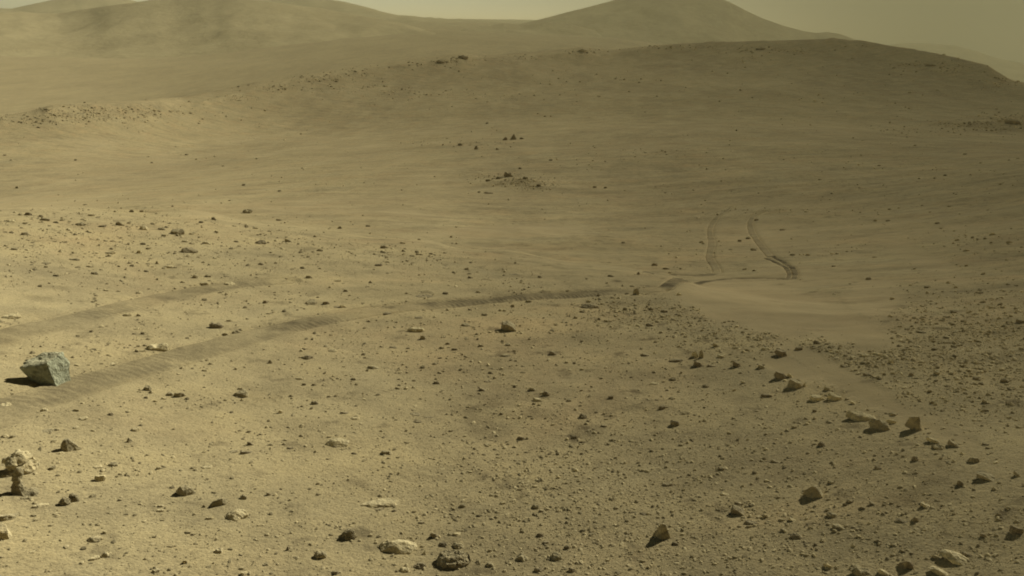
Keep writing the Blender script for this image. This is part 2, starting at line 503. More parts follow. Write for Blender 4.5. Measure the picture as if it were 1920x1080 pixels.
V = np.stack([GX, GY, GZ + ZC], -1).reshape(-1, 3)
a = np.arange(NR - 1)[:, None] * NA; b = np.arange(NA)[None, :]
q = np.stack([a + b, a + (b + 1) % NA, a + NA + (b + 1) % NA, a + NA + b], -1).reshape(-1, 4)
cv = len(V)
V = np.vstack([V, [[0, 0, GZ[0].mean() + ZC]]])
me = mesh_np('ground', V, q)
add_attr(me, 'sand', np.r_[sand.ravel(), 0])
link('ground', me, MAT_SOIL, kind='structure', label='dusty tan plain with stony knoll and low ridge')

# ------------------------------------------------------------------ wheel tracks
for line, hw, dk, lab, length in tracks:
    n, m = 1800, 13
    tan = np.gradient(line, axis=0); tan /= np.linalg.norm(tan, axis=1)[:, None] + 1e-9
    nor = np.stack([-tan[:, 1], tan[:, 0]], 1)
    s = np.linspace(0, length, n)
    v = np.linspace(-1, 1, m)
    wob = 1 + .18 * vnoise(s * 1.7, s * 0, 5)
    P = line[:, None, :] + nor[:, None, :] * (v[None, :, None] * hw * 1.15 * wob[:, None, None])
    z = base_z(P[..., 0], P[..., 1])
    edge = smooth(1.0, .72, np.abs(v))[None, :]
    r = np.hypot(P[..., 0], P[..., 1])
    cleat = np.sin((s[:, None] + .05 * np.abs(v)[None, :]) * 2 * math.pi / .060 + 4 * vnoise(s * 3, s * 0, 6)[:, None] + 2 * vnoise(P[..., 0] * 7, P[..., 1] * 7, 4)) * (.35 + .65 * vnoise(P[..., 0] * 3, P[..., 1] * 3, 3))
    berm = np.exp(-((np.abs(v) - .78) / .12) ** 2)[None, :]
    patchy = smooth(-.55, .35, vnoise(s * 1.1, s * 0, 8) + .5 * vnoise(s * 3.1, s * 0, 9))[:, None]
    z = z - .004 - (1 - edge) * (.013 + .0008 * r) + edge * patchy * cleat * .0028 * np.clip(8 / r, 0, 1) + .006 * berm * np.clip(9 / r, 0, 1) ** 2 - .005 * edge * patchy
    ends = (smooth(0, .06, s / length) * smooth(1.0, .93, s / length))[:, None]
    farp = smooth(12, 18, r)
    patchy = patchy * (1 - farp) + farp * smooth(-.9, .2, vnoise(s * .22, s * 0, 28))[:, None]
    mask = edge * (0.60 + .40 * patchy) * ends * dk * (.86 + .2 * np.clip(cleat * 2, -1, 1) * np.clip(10 / r, 0, 1)) * np.clip(.85 + .45 * vnoise(P[..., 0] * 2.3, P[..., 1] * 2.3, 2) + .3 * vnoise(P[..., 0] * 6, P[..., 1] * 6, 22), .5, 1.2)
    V = np.concatenate([P, (z + ZC)[..., None]], -1).reshape(-1, 3)
    a = np.arange(n - 1)[:, None] * m; b = np.arange(m - 1)[None, :]
    f = np.stack([a + b, a + b + 1, a + m + b + 1, a + m + b], -1).reshape(-1, 4)
    me = mesh_np('wheel_track', V, f)
    add_attr(me, 'mask', np.clip(mask, 0, 1).ravel())
    tpx, tpy = project(P[..., 0], P[..., 1], z)
    add_attr(me, 'sand', sand_mask_px(tpx, tpy).ravel())
    link('wheel_track', me, MAT_TRACK, kind='structure', label=lab)

# ------------------------------------------------------------------ far hills
def hill(name, pts, dist, width, label, rough=1.0, power=1.25, seed=0, wiggle=.05):
    az, rr, zz = crest_from_pixels(pts, [dist] * len(pts))
    n_a, n_r = 260, 70
    A = np.linspace(az[0], az[-1], n_a)
    zc = np.interp(A, az, zz)
    t = np.linspace(-1, 1, n_r)
    AA, TT = np.meshgrid(A, t)
    rc = dist * (1 + wiggle * vnoise(AA * 9, AA * 0, seed) + wiggle * .12 * vnoise(AA * 31, AA * 0, seed + 1))
    r = rc * (1 + TT * width)
    base = far_floor(AA, r) - .004 * dist
    bump = np.clip(1 - np.abs(TT), 0, 1) ** power
    # gullies: noise that is strongest half way down the flank
    X, Y = r * np.sin(AA), r * np.cos(AA)
    L = dist * .05
    gul = vnoise(X / L, Y / (L * 2.2), seed + 2) + .45 * vnoise(X / L * 2.1, Y / L, seed + 3) + .2 * vnoise(X / L * 4.3, Y / L * 2.1, seed + 4)
    zt = np.interp(AA, A, zc)
    # the crest must reach the same sight line wherever it wiggles to
    zt = zt * (rc / dist)
    z = base + (zt - base) * bump
    z = z + gul * rough * dist * .0030 * np.clip(np.abs(TT) * 3, .10, 1) * np.clip(bump * 4, 0, 1)
    fade = smooth(0, .04, (AA - A[0]) / (A[-1] - A[0])) * smooth(1, .96, (AA - A[0]) / (A[-1] - A[0]))
    V = np.stack([X, Y, z + ZC], -1).reshape(-1, 3)
    a = np.arange(n_r - 1)[:, None] * n_a; b = np.arange(n_a - 1)[None, :]
    f = np.stack([a + b, a + b + 1, a + n_a + b + 1, a + n_a + b], -1).reshape(-1, 4)
    me = mesh_np(name, V, f)
    return link(name, me, MAT_HILL, kind='structure', label=label)

hill('hill', [(-700, 120), (-300, 60), (-120, 30), (0, 22), (40, 21), (70, 24), (110, 24), (150, 17), (200, 9), (250, 3), (310, -4), (380, -7), (450, -3), (520, 4), (600, 14), (680, 29), (760, 45), (860, 75), (960, 110)],
     1900, .38, 'broad hazy hill along the upper left skyline', seed=11)
hill('hill', [(-700, 90), (-300, 40), (-60, 18), (0, 14), (22, 15), (55, 8), (92, 0), (150, -12), (200, -12), (235, -4), (258, 2), (275, 0), (330, -14), (430, -22), (520, -16), (600, -4), (645, 2), (690, 13), (718, 22), (745, 28), (775, 30), (800, 34), (850, 38), (900, 44), (1000, 60)],
     3600, .30, 'pale far hills behind the upper left hill', seed=23)
hill('hill', [(840, 66), (870, 54), (900, 50), (925, 47), (945, 43), (975, 46), (1005, 44), (1030, 41), (1070, 44), (1120, 58), (1180, 80)],
     2100, .16, 'low dark hummocks at the foot of the peak', seed=41)
hill('hill', [(800, 100), (880, 70), (950, 50), (1005, 38), (1060, 23), (1100, 13), (1142, 2), (1180, -10), (1215, -20), (1250, -25), (1290, -22), (1330, -12), (1368, 2), (1400, 19), (1430, 33), (1470, 47), (1505, 56), (1530, 60), (1552, 58), (1575, 62), (1605, 73), (1640, 88), (1720, 120), (1800, 160)],
     2600, .30, 'pyramid shaped hazy peak right of centre', seed=53, wiggle=.03)
hill('hill', [(1560, 110), (1620, 94), (1665, 84), (1690, 80), (1730, 80), (1790, 84), (1830, 95), (1870, 109), (1920, 119), (2000, 140), (2300, 200)],
     4300, .25, 'very pale far hill behind the right end of the ridge', seed=67)
hill('hill', [(620, 44), (700, 38), (780, 35), (860, 35), (930, 36), (1000, 37), (1080, 40), (1200, 46)],
     5000, .08, 'faint level skyline between the two hills', rough=.3, seed=71)

# ------------------------------------------------------------------ rocks
# landmarks: x, y of the foot in the photograph, width, height (pixels), tone, shape, name, label, short phrase used by their neighbours
HERO = {
 'boulder': [(-.30, .02, 0), (-.14, -.22, 0), (.12, -.36, 0), (.44, .0, 0), (.1, .32, 0), (-.5, -.02, .50), (-.46, .12, .53), (-.30, -.15, .50), (-.10, -.24, .57), (.02, -.26, .62), (.26, -.05, .62), (.46, .06, .36), (.36, .2, .60), (0, .33, .64), (-.32, .28, .54), (.45, -.02, .15)],
 'fang': [(-.48, -.1, 0), (-.1, -.35, 0), (.5, -.1, 0), (.3, .3, 0), (-.3, .3, 0), (-.2, -.05, .72), (-.1, -.12, .74), (.05, -.1, .70), (.02, .08, .68), (-.17, .08, .72), (.28, -.12, .36), (-.33, -.1, .3)],
 'wedge_peak': [(-.5, -.05, 0), (.0, -.4, 0), (.5, -.1, 0), (.3, .35, 0), (-.3, .3, 0), (-.06, -.28, .88), (.05, -.26, .88), (.12, .0, .75), (.40, -.1, .30), (-.38, -.12, .36)],
 'pyramid': [(-.5, -.15, 0), (.0, -.36, 0), (.48, -.30, 0), (.5, .3, 0), (-.3, .35, 0), (-.14, -.24, .66), (-.02, -.22, .68), (.24, -.22, .46), (.44, -.25, .22), (-.46, -.18, .26), (.1, .1, .60)],
 'tilted_slab': [(-.5, -.2, .35), (-.3, -.25, .9), (-.1, -.2, 1.0), (.05, -.1, .95), (.5, .0, .0), (.35, .15, .0), (.2, -.2, 0), (-.35, .15, .6), (.4, -.15, .1)],
 'top_block': [(-.44, -.1, .0), (-.5, -.15, .34), (-.36, -.27, .48), (-.1, -.32, .50), (.25, -.32, .34), (.46, -.26, .14), (.48, -.2, 0), (-.34, -.24, 0), (.30, -.28, 0), (-.42, .22, .50), (.0, .28, .52), (.36, .22, .30), (.2, .35, 0), (-.4, .3, 0)],
 'bar': [(-.5, -.12, .34), (-.46, .12, .40), (-.15, .15, .42), (.32, .14, .30), (.5, .05, .14), (.5, -.18, .10), (.4, -.24, .22), (-.1, -.24, .36), (-.45, -.2, .32), (-.42, -.16, 0), (.42, -.2, 0), (.3, .25, 0), (-.4, .25, 0)],
 'upright': [(-.4, -.3, 0), (.4, -.35, 0), (.45, .3, 0), (-.35, .3, 0), (-.4, -.1, 1.0), (-.05, -.2, 1.25), (.2, .1, 1.1), (.45, -.1, .5), (-.45, -.2, .6)],
}
LAND = [
 (93, 729, 75, 56, 'g', 'boulder', 'boulder', 'large blue grey pitted boulder narrowing downwards, beside the wheel track', 'the blue grey boulder'),
 (131, 847, 36, 26, 't', 'fang', 'rock', 'fang shaped rock with truncated tip and dark left side near left edge', 'the fang rock'),
 (45, 889, 50, 50, 'p', 'lump', 'boulder', 'knobbly pale boulder with ledged top behind the narrow rock spire', 'the knobbly pale boulder'),
 (44, 931, 46, 52, 't', 'spire', 'rock_spire', 'narrow rock spire with flared foot in front of the knobbly pale boulder', 'the narrow spire'),
 (298, 658, 38, 16, 'p', 'saddle', 'rock', 'saddle backed pale rock just left of the dark wheel track', 'the saddle backed rock'),
 (406, 616, 25, 14, 'd', 'lump', 'rock', 'round dark rock between the two wheel tracks on the left', 'the round dark rock'),
 (354, 474, 32, 14, 'd', 'dome', 'rock', 'dark domed rock casting shade toward the viewer in the upper left stones', 'the dark domed rock'),
 (333, 440, 25, 12, 't', 'block', 'rock', 'half lit tan rock above the dark domed rock', 'the half lit tan rock'),
 (953, 621, 29, 18, 't', 'top_block', 'rock', 'blocky rock with bright top and dark front in the middle', 'the bright topped block'),
 (780, 623, 32, 13, 'p', 'slab', 'rock', 'pale flat slab flush with the soil left of the bright topped block', 'the flush pale slab'),
 (711, 951, 72, 17, 'p', 'slab', 'rock_slab', 'long pale flat slab, the widest in the foreground', 'the long pale slab'),
 (748, 1038, 66, 26, 'p', 'dome', 'rock', 'pale smooth humped rock with dark undercut near the bottom edge', 'the pale humped rock'),
 (851, 1067, 64, 33, 'b', 'pitted', 'boulder', 'large dark pitted boulder at the bottom edge right of the pale hump', 'the dark pitted boulder'),
 (653, 1013, 29, 21, 'b', 'pitted', 'rock', 'square pitted rock left of the pale humped rock', 'the square pitted rock'),
 (1240, 1012, 36, 33, 't', 'wedge_peak', 'rock', 'peaked wedge rock, left face dark and right face lit, lower right', 'the peaked wedge rock'),
 (1525, 934, 37, 26, 't', 'pyramid', 'rock', 'pyramid shaped rock with dark front standing alone on lower right slope', 'the dark fronted pyramid rock'),
 (349, 930, 34, 25, 't', 'dome', 'rock', 'rounded dome rock with light cap in the lower left', 'the rounded dome rock'),
 (1613, 789, 52, 20, 'p', 'slab', 'rock_slab', 'long pale layered slab beside the sandy gully on the right', 'the layered pale slab'),
 (1649, 807, 38, 26, 't', 'lump', 'rock', 'ragged rock leaning on the lower end of the layered pale slab', 'the ragged rock'),
 (1713, 808, 34, 32, 't', 'tilted_slab', 'rock_slab', 'thin slab tilted on edge like a blade beside the sandy gully', 'the tilted blade slab'),
 (1848, 902, 33, 15, 't', 'bar', 'rock', 'bar shaped rock with lit top and dark front near right edge', 'the bar shaped rock'),
 (1792, 1057, 58, 18, 'p', 'dome', 'rock_slab', 'smooth pale grey hump of bedrock in the lower right corner', 'the pale corner hump'),
 (1107, 578, 34, 11, 'd', 'lump', 'rock', 'low dark jagged rock row at the far brow in the middle', 'the dark jagged rock'),
 (963, 262, 13, 12, 'd', 'cone', 'rock', 'dark cone shaped rock on the distant valley floor, largest of a trio', 'the far dark cone'),
 (953, 332, 19, 10, 'd', 'lump', 'rock', 'dark rock topping the small rubble mound on the valley floor', 'the rubble mound rock'),
 (1490, 729, 29, 20, 't', 'block', 'rock', 'split layered rock above the sandy gully with a lit diagonal ledge', 'the split layered rock'),
 (1563, 751, 27, 16, 'p', 'block', 'rock', 'pale flat faced rock at the brow of the sandy gully', 'the pale faced rock'),
 (1462, 669, 23, 15, 'd', 'block', 'rock', 'dark rock with pale tip at the edge of the smooth sand', 'the pale tipped rock'),
 (1193, 553, 12, 14, 't', 'upright', 'rock', 'small upright rock beside the wheel track where it meets the sand', 'the small upright rock'),
 (1412, 470, 12, 6, 'd', 'lump', 'rock', 'dark clod between the faint wheel tracks in the valley', 'the valley clod'),
 (632, 839, 46, 17, 'p', 'dome', 'rock', 'pale low hump half buried in soil left of centre', 'the half buried pale hump'),
 (6, 1012, 28, 30, 'p', 'block', 'rock', 'bright pale rock cut off by the left edge of the picture', 'the bright edge rock'),
 (452, 745, 27, 14, 't', 'block', 'rock', 'tan block with dark left end below the wheel track', 'the dark ended tan block'),
 (444, 976, 42, 18, 'p', 'lump', 'rock', 'pale crumbling rock right of the rounded dome rock', 'the crumbling pale rock'),
 (868, 111, 17, 6, 'd', 'lump', 'rock_outcrop', 'rough rock outcrop standing on the ridge crest left of centre', 'the crest outcrop'),
 (826, 119, 15, 5, 'd', 'lump', 'rock_outcrop', 'lower dark rock outcrop just left of the crest outcrop on the ridge', 'the lower crest outcrop'),
 (1092, 98, 15, 5, 't', 'lump', 'rock_outcrop', 'small pale topped outcrop on the ridge crest under the peak', 'the middle crest outcrop'),
 (1898, 233, 26, 9, 'd', 'lump', 'rock_outcrop', 'dark jagged outcrop where a low ridge leaves the right edge', 'the right edge outcrop'),
 (1425, 94, 18, 4, 'd', 'lump', 'rock_outcrop', 'low dark outcrop just under the ridge crest below the peak', 'the dark ridge outcrop'),
 (1745, 124, 20, 4, 'd', 'lump', 'rock_outcrop', 'thin dark ledge of rock on the right flank of the ridge', 'the flank ledge'),
 (1383, 966, 26, 15, 'd', 'top_block', 'rock', 'dark slanting rock left of the pyramid rock', 'the dark slanting rock'),
 (1698, 1068, 29, 19, 'd', 'wedge_peak', 'rock', 'black looking wedge rock left of the pale corner hump', 'the black wedge rock'),
]
P_, T_, D_ = 'p', 't', 'd'
# the other stones: x, y of the foot, width, height, tone, shape (b block, s slab, c cone, d dome, l lump, w wedge)
STONES = """
53 404 13 8 d w|85 414 18 7 t b|105 418 12 5 d s|172 405 12 6 p b|247 398 9 6 d l|266 398 8 5 t b|465 400 18 9 t l|152 423 20 8 t l|192 426 14 6 d b|225 423 15 9 t w|269 431 18 10 p d|303 431 14 6 t s|489 458 22 9 d d|542 454 16 9 t w|377 418 9 5 d b|401 413 9 6 d l|525 414 14 6 d w|462 426 8 5 d b|637 429 9 6 d d|115 473 13 8 p c
27 469 12 6 t b|268 459 12 5 d s|387 458 15 7 p s|347 454 13 5 p s|262 475 12 8 p w|207 476 19 7 p s|318 503 16 7 p s|295 495 8 8 t c|490 497 11 6 d d|178 515 12 7 t b|105 518 12 5 d s|275 510 8 5 d b|580 522 14 8 t w|508 528 14 6 t w|633 528 14 5 p s|367 522 14 8 t l|430 538 22 10 p l|383 537 20 8 p s|390 520 12 6 t b
567 504 10 5 d s|600 471 13 7 t w|47 441 13 7 t b|20 417 16 7 p l|140 488 18 6 t s|85 495 20 5 t s|75 538 8 5 d b|248 500 8 5 d b|33 353 7 5 t b|457 348 6 4 d b|524 359 7 3 d s|142 301 5 3 d b
719 466 13 8 d b|718 474 11 5 d s|757 472 8 6 d w|782 474 8 5 d b|773 481 11 4 t s|808 477 8 4 d s|710 499 15 6 d s|875 506 9 6 t b|883 522 13 6 d w|1013 521 11 6 d w|695 531 10 6 d c|965 516 24 4 d s|1227 498 13 7 d l|1250 505 16 6 d w|1197 515 9 7 d c|1145 519 12 5 d l|755 457 11 5 p s|690 425 10 4 d s|1115 352 7 4 d b|1135 353 6 4 d b
915 340 10 5 d s|935 336 12 5 d l|985 336 10 5 d s|1010 350 9 6 d b|916 363 18 4 d s|898 361 6 3 d b|975 317 6 4 d b|893 280 9 7 d d|933 281 7 4 d w|863 273 10 5 d l|1033 301 8 3 d s|947 263 10 7 d w|978 261 8 4 d s|913 232 5 3 d b
1418 414 9 4 d s|1403 448 10 5 d l|1387 453 8 5 d b|1515 479 11 5 t w|1563 500 8 3 d s|1415 508 9 4 d w|1396 506 8 3 d s|1628 525 10 6 d b|1757 419 9 4 d s|1665 415 9 3 d s|1823 447 6 4 d b|1847 449 8 4 d l|1737 540 10 5 d b
20 598 36 12 p s|260 551 15 6 p d|200 546 13 5 p s|383 564 10 5 d b|333 662 15 6 p s|321 663 11 5 t s|440 643 14 7 p b|423 631 14 8 t w|442 628 18 9 t l|478 636 15 7 t l|583 571 24 9 t b|612 571 15 9 d w|633 577 19 5 d s|497 569 12 8 d w|533 585 9 6 d b|588 603 16 6 p s|545 614 12 6 p w|577 674 22 9 d l|571 656 11 6 d w|507 682 11 9 t c
277 733 15 11 t b|337 745 23 14 t w|319 742 14 8 t b|454 752 10 6 p c|207 779 12 7 d d|83 771 14 8 p d|10 767 28 11 p l|158 788 15 7 p b|143 804 12 6 p b|255 809 16 8 p b|88 811 26 7 t s|210 686 25 5 p s|145 686 10 5 p b|238 593 16 7 p s|268 627 8 6 d b|171 623 7 5 d b|430 603 12 6 p s|273 747 9 5 d s|292 754 9 6 p w
396 684 9 6 t w|384 696 10 6 p b|563 712 19 7 p s|547 744 9 6 d w|570 723 8 6 d b|589 723 9 6 d w|617 745 9 5 d w|590 759 16 8 d l|623 660 18 7 p l|527 775 11 9 p w|175 809 10 5 p s|260 593 10 7 t w
793 637 14 11 t w|902 650 14 7 t w|953 649 12 6 t b|948 669 20 7 t s|1036 666 16 9 d d|840 646 11 6 d w|852 657 12 6 d s|737 653 17 5 d s|700 692 23 10 t w|792 691 9 6 d b|820 720 15 8 d w|915 717 17 5 d s|907 733 18 9 d w|999 733 16 10 t w|1024 743 17 11 d d|1008 753 20 8 p s|965 724 13 5 p s|873 612 17 6 t b|1092 586 12 5 d b
1275 554 13 7 p w|1245 586 15 7 d s|1220 582 9 6 d b|1172 582 8 7 d b|991 567 12 6 t s|908 592 12 6 t s|882 582 9 5 d w|1218 612 15 7 d l|1212 668 25 8 d w|1267 679 28 9 d s|1091 694 8 5 p b|1228 721 18 6 p s|1262 714 15 8 d l|1260 749 15 6 t s|1145 748 10 8 d b|1067 753 11 6 t b|1093 785 16 10 d l|1265 799 18 13 d l|1240 768 12 9 d b|1132 801 14 6 d s
940 778 8 6 d b|993 782 10 4 d s|778 779 21 6 d s|803 784 22 4 d s|783 793 15 6 d l|647 776 17 7 d w|662 713 11 6 d s|665 787 19 7 p s|795 558 38 7 d s|835 552 12 6 d s|785 597 18 5 d s|727 590 19 7 d s|648 547 9 6 d w|643 577 14 8 p w
1343 651 15 10 t w|1303 671 14 14 p u|1314 672 9 17 t u|1311 688 23 13 d w|1335 688 20 6 d s|1352 671 15 7 p s|1380 689 15 14 d b|1429 692 18 10 t w|1435 657 17 8 p s|1497 657 14 9 d b|1466 712 30 18 d w|1482 708 14 10 p w|1508 725 9 9 p c|1528 753 23 13 p b|1552 732 16 9 t w|1588 750 10 5 t s|1601 758 14 7 p w|1437 745 21 9 d s|1323 727 15 7 d l
1395 719 12 6 t w|1673 794 22 11 p w|1675 780 12 7 t b|1527 773 8 6 d b|1625 705 17 8 d s|1755 704 11 9 t b|1708 705 9 8 d b|1622 669 21 7 p s|1643 666 15 6 p s|1672 681 12 7 p w|1583 689 17 6 d s|1628 684 9 8 t b|1532 645 15 8 d l|1742 737 8 7 d b|1747 757 9 7 d w|1830 713 13 8 d l|1883 718 14 9 d l|1847 757 13 10 t w|1727 625 20 6 d s|1777 635 18 6 d w
1788 587 11 7 d b|1912 606 17 9 d b|1673 562 10 6 t b
18 894 30 15 t l|8 821 14 8 p d|25 821 13 8 t w|243 830 14 12 t c|470 835 13 11 d w|462 851 23 11 d w|437 849 20 6 t s|544 842 14 6 d s|189 903 19 15 p b|183 878 18 6 p s|212 875 18 9 t l|300 880 13 8 t w|387 879 21 7 p s|98 881 13 8 t b|113 852 15 6 p s|323 916 10 5 d b|409 949 33 21 t w|382 952 8 7 d c|393 974 14 7 p b
123 948 23 18 b l|138 942 18 18 b l|77 952 27 12 p w|13 976 37 18 t w|176 1017 27 12 t d|198 1045 15 11 p d|177 1051 19 9 p s|157 1031 11 6 d b|505 929 10 9 d w|457 936 13 9 t l|302 951 14 7 t w|300 960 17 7 p s|411 1037 15 9 p b|397 1036 14 5 p s|347 1057 12 10 p w|600 1049 24 15 t l|540 1033 10 9 d c|293 1074 14 8 t b|460 1078 16 9 p w|497 1061 13 6 t s|630 1077 14 9 d w
107 966 16 7 p s|46 937 16 6 t l|197 1001 9 7 p b|102 830 14 7 p d
712 957 18 6 d s|740 959 12 6 d w|796 1041 13 9 p c|816 1009 18 14 d w|857 1004 17 8 p w|830 1025 17 9 d l|858 1029 22 11 t l|788 1067 24 11 d l|758 1073 20 9 p l|917 1063 17 9 t l|723 852 23 11 t w|664 852 10 5 d s|979 825 19 10 d w|914 836 16 6 p s|1076 823 12 7 d l|1092 831 12 7 d w|1150 827 11 6 t s|1079 885 15 8 p d|1252 912 23 9 d s
1003 954 14 9 t l|1017 960 13 7 d w|867 952 14 9 t l|942 946 12 6 p s|1268 1023 15 8 d w|978 1052 23 12 t l|1042 1051 26 13 t l|1010 1073 17 10 d l|1072 1073 14 9 d l|1062 1030 11 8 d b|1207 966 17 5 d s|1023 1020 14 7 d s|1012 1007 14 9 d l|790 982 13 6 d s
1385 947 18 8 d w|1433 971 11 9 t w|1408 984 26 9 d s|1487 978 18 7 p w|1493 1011 25 11 d d|1470 998 15 7 d s|1360 929 18 6 p s|1455 868 22 7 d s|1352 882 13 8 d b|1540 838 15 10 d l|1647 880 15 7 d s|1715 865 12 11 d l|1752 831 30 13 p w|1758 843 21 10 t l|1790 839 27 15 d w|1802 912 16 13 d w|1907 894 15 11 t w|1825 868 20 13 t l|1738 953 24 9 p w|1637 949 18 8 d w|1617 955 13 8 d w
1593 943 11 7 d l|1557 908 13 8 t b|1560 970 20 11 t l|1573 993 26 10 t l|1607 994 12 6 d s|1715 979 13 12 d w|1695 981 30 7 d s|1647 1018 12 8 d w|1677 1026 16 7 t w|1755 1048 16 9 t w|1811 1044 20 9 d l|1903 1003 23 18 d b|1842 1008 10 9 d b|1553 1066 20 12 p w|1615 1079 44 13 t l|1657 1079 24 12 p w|1762 1079 42 15 p w|1847 835 12 6 d s
"""
SHAPES = {'b': 'block', 's': 'slab', 'c': 'cone', 'd': 'dome', 'l': 'lump', 'w': 'wedge', 'u': 'upright'}
WORDS = {'block': 'blocky', 'slab': 'flat', 'cone': 'pointed', 'dome': 'rounded', 'lump': 'knobbly', 'wedge': 'wedge shaped', 'upright': 'upright'}
TONE_WORD = {'p': 'pale', 't': 'tan', 'd': 'dark', 'b': 'pitted brown', 'g': 'grey'}

def rock_points(shape, rng):
    if shape in HERO:
        return [Vector((x * 1, y * 1, z)) + Vector((rng.uniform(-.02, .02), rng.uniform(-.02, .02), 0)) for x, y, z in HERO[shape]], True
    pts = []
    lv = {'block': [(0, .95), (.55, 1), (.95, .80)], 'slab': [(0, 1.0), (.55, .98), (1, .75)], 'cone': [(0, 1.0), (.45, .62), (1, .12)],
          'dome': [(0, 1.0), (.4, .95), (.75, .72), (1, .38)], 'lump': [(0, .9), (.4, 1.0), (.75, .85), (1, .5)], 'wedge': [(0, 1.0), (.4, .88), (.8, .5)],
          'pitted': [(0, .9), (.35, 1.0), (.7, .9), (1, .6)], 'saddle': [(0, .95), (.5, 1.0), (.8, .8)], 'spire': [(0, 1.0)]}[shape]
    ph = rng.uniform(0, 6.28)
    tilt = rng.uniform(.15, .45)
    ta = R(-120) + rng.uniform(-.6, .6) if shape == 'wedge' else rng.uniform(0, 6.28)   # steep side towards the front left
    for z, s in lv:
        k = rng.randint(5, 7)
        for i in range(k):
            a = ph + 6.283 * (i + rng.uniform(-.33, .33)) / k
            rr = .5 * s * rng.uniform(.82, 1.08)
            x, y = rr * math.cos(a), rr * math.sin(a)
            zz = z
            if shape == 'wedge' and z > .3:
                x += .36 * math.cos(ta) * z; y += .36 * math.sin(ta) * z
                zz = z * (1.0 + .8 * (x * math.cos(ta) + y * math.sin(ta)))
            elif z > .3:
                zz = z * (1 + tilt * (x * math.cos(ta) + y * math.sin(ta))) * rng.uniform(.92, 1.05)
            pts.append(Vector((x, y, zz)))
        ph += .5
    return pts, False

def rock_mesh(name, shape, w, d, h, wpx, seed):
    """angular stone: hull of a few points, subdivided and roughened; base below z = 0 is buried"""
    rng = random.Random(seed)
    bm = bmesh.new()
    if shape == 'spire':
        rings, k = [(0, 1.0, .06), (.08, .84, .03), (.22, .60, -.02), (.42, .47, -.08), (.58, .34, -.08), (.66, .37, -.05), (.82, .33, .0), (.95, .18, .03), (1.0, .05, .04)], 9
        vs_ = [[bm.verts.new((ox + .5 * s * math.cos(6.283 * i / k) * rng.uniform(.85, 1.15), .5 * s * math.sin(6.283 * i / k) * rng.uniform(.85, 1.15), z)) for i in range(k)] for z, s, ox in rings]
        for a, b in zip(vs_, vs_[1:]):
            for i in range(k): bm.faces.new((a[i], a[(i + 1) % k], b[(i + 1) % k], b[i]))
        bm.faces.new(vs_[-1])
        hero = False
    else:
        pts, hero = rock_points(shape, rng)
        for p in pts: bm.verts.new(p)
        r = bmesh.ops.convex_hull(bm, input=bm.verts[:])
        junk = [g for g in r['geom_interior'] if isinstance(g, bmesh.types.BMVert)] + [g for g in r['geom_unused'] if isinstance(g, bmesh.types.BMVert)]
        bmesh.ops.delete(bm, geom=list(set(junk)), context='VERTS')
    co = np.array([v.co for v in bm.verts])
    lo, hi = co.min(0), co.max(0)
    for v in bm.verts:
        v.co.x = (v.co.x - (lo[0] + hi[0]) / 2) / (hi[0] - lo[0]) * w
        v.co.y = (v.co.y - (lo[1] + hi[1]) / 2) / (hi[1] - lo[1]) * d
        v.co.z = (v.co.z - lo[2]) / (hi[2] - lo[2]) * h * 1.12 - h * .12
    bmesh.ops.triangulate(bm, faces=bm.faces[:])
    rounds = 4 if wpx > 48 else 3 if wpx > 22 else 2
    for k in range(rounds):
        bmesh.ops.subdivide_edges(bm, edges=bm.edges[:], cuts=1, use_grid_fill=True)
    bm.normal_update()
    co = np.array([v.co for v in bm.verts]); no = np.array([v.normal for v in bm.verts])
    size = min(w, d * 1.3, h * 2.2)
    amp = {'lump': .10, 'pitted': .085, 'slab': .05, 'saddle': .07, 'boulder': .05, 'spire': .10}.get(shape, .055)
    q = co / max(size, 1e-4)
    nz = vnoise3(q * 2.2 + seed, seed) * 1.0 + vnoise3(q * 5 + seed, seed + 3) * .55 + vnoise3(q * 11 + seed, seed + 5) * .3
    if shape in ('pitted', 'boulder') :
        nz = nz - 1.0 * np.clip(vnoise3(q * 9 + 5, seed + 9) - .15, 0, 1) - .5 * np.clip(vnoise3(q * 17 + 5, seed + 19) - .1, 0, 1)
    if shape == 'saddle':
        co[:, 2] -= h * .30 * np.exp(-(((co[:, 0] / w) + .05) / .13) ** 2) * np.clip(co[:, 2] / h, 0, 1)
    if shape == 'lump' and wpx > 45:                       # ledges on the knobbly boulder
        co[:, 0:2] *= (1 + .10 * np.sign(np.sin(co[:, 2] / h * 11)))[:, None]
    co = co + no * (nz * amp * size)[:, None]
    faces = np.array([[v.index for v in f.verts] for f in bm.faces])
    bm.free()
    return mesh_np(name, co, faces, smooth_shade=False)

rocks = []
for e in LAND: rocks.append(dict(x=e[0], y=e[1], w=e[2], h=e[3], tone=e[4], shape=e[5], name=e[6], label=e[7], ref=e[8]))
for tok in STONES.replace('\n', '|').split('|'):
    f = tok.split()
    if not f: continue
    rocks.append(dict(x=float(f[0]), y=float(f[1]), w=float(f[2]), h=float(f[3]), tone=f[4], shape=SHAPES[f[5]], name='stone', label=None))

# the 300 that show largest are objects of their own; the tiniest go into one mass
order = sorted([r for r in rocks if r['name'] == 'stone'], key=lambda r: -r['w'] * r['h'])
for r in order[264:]: r['tiny'] = True
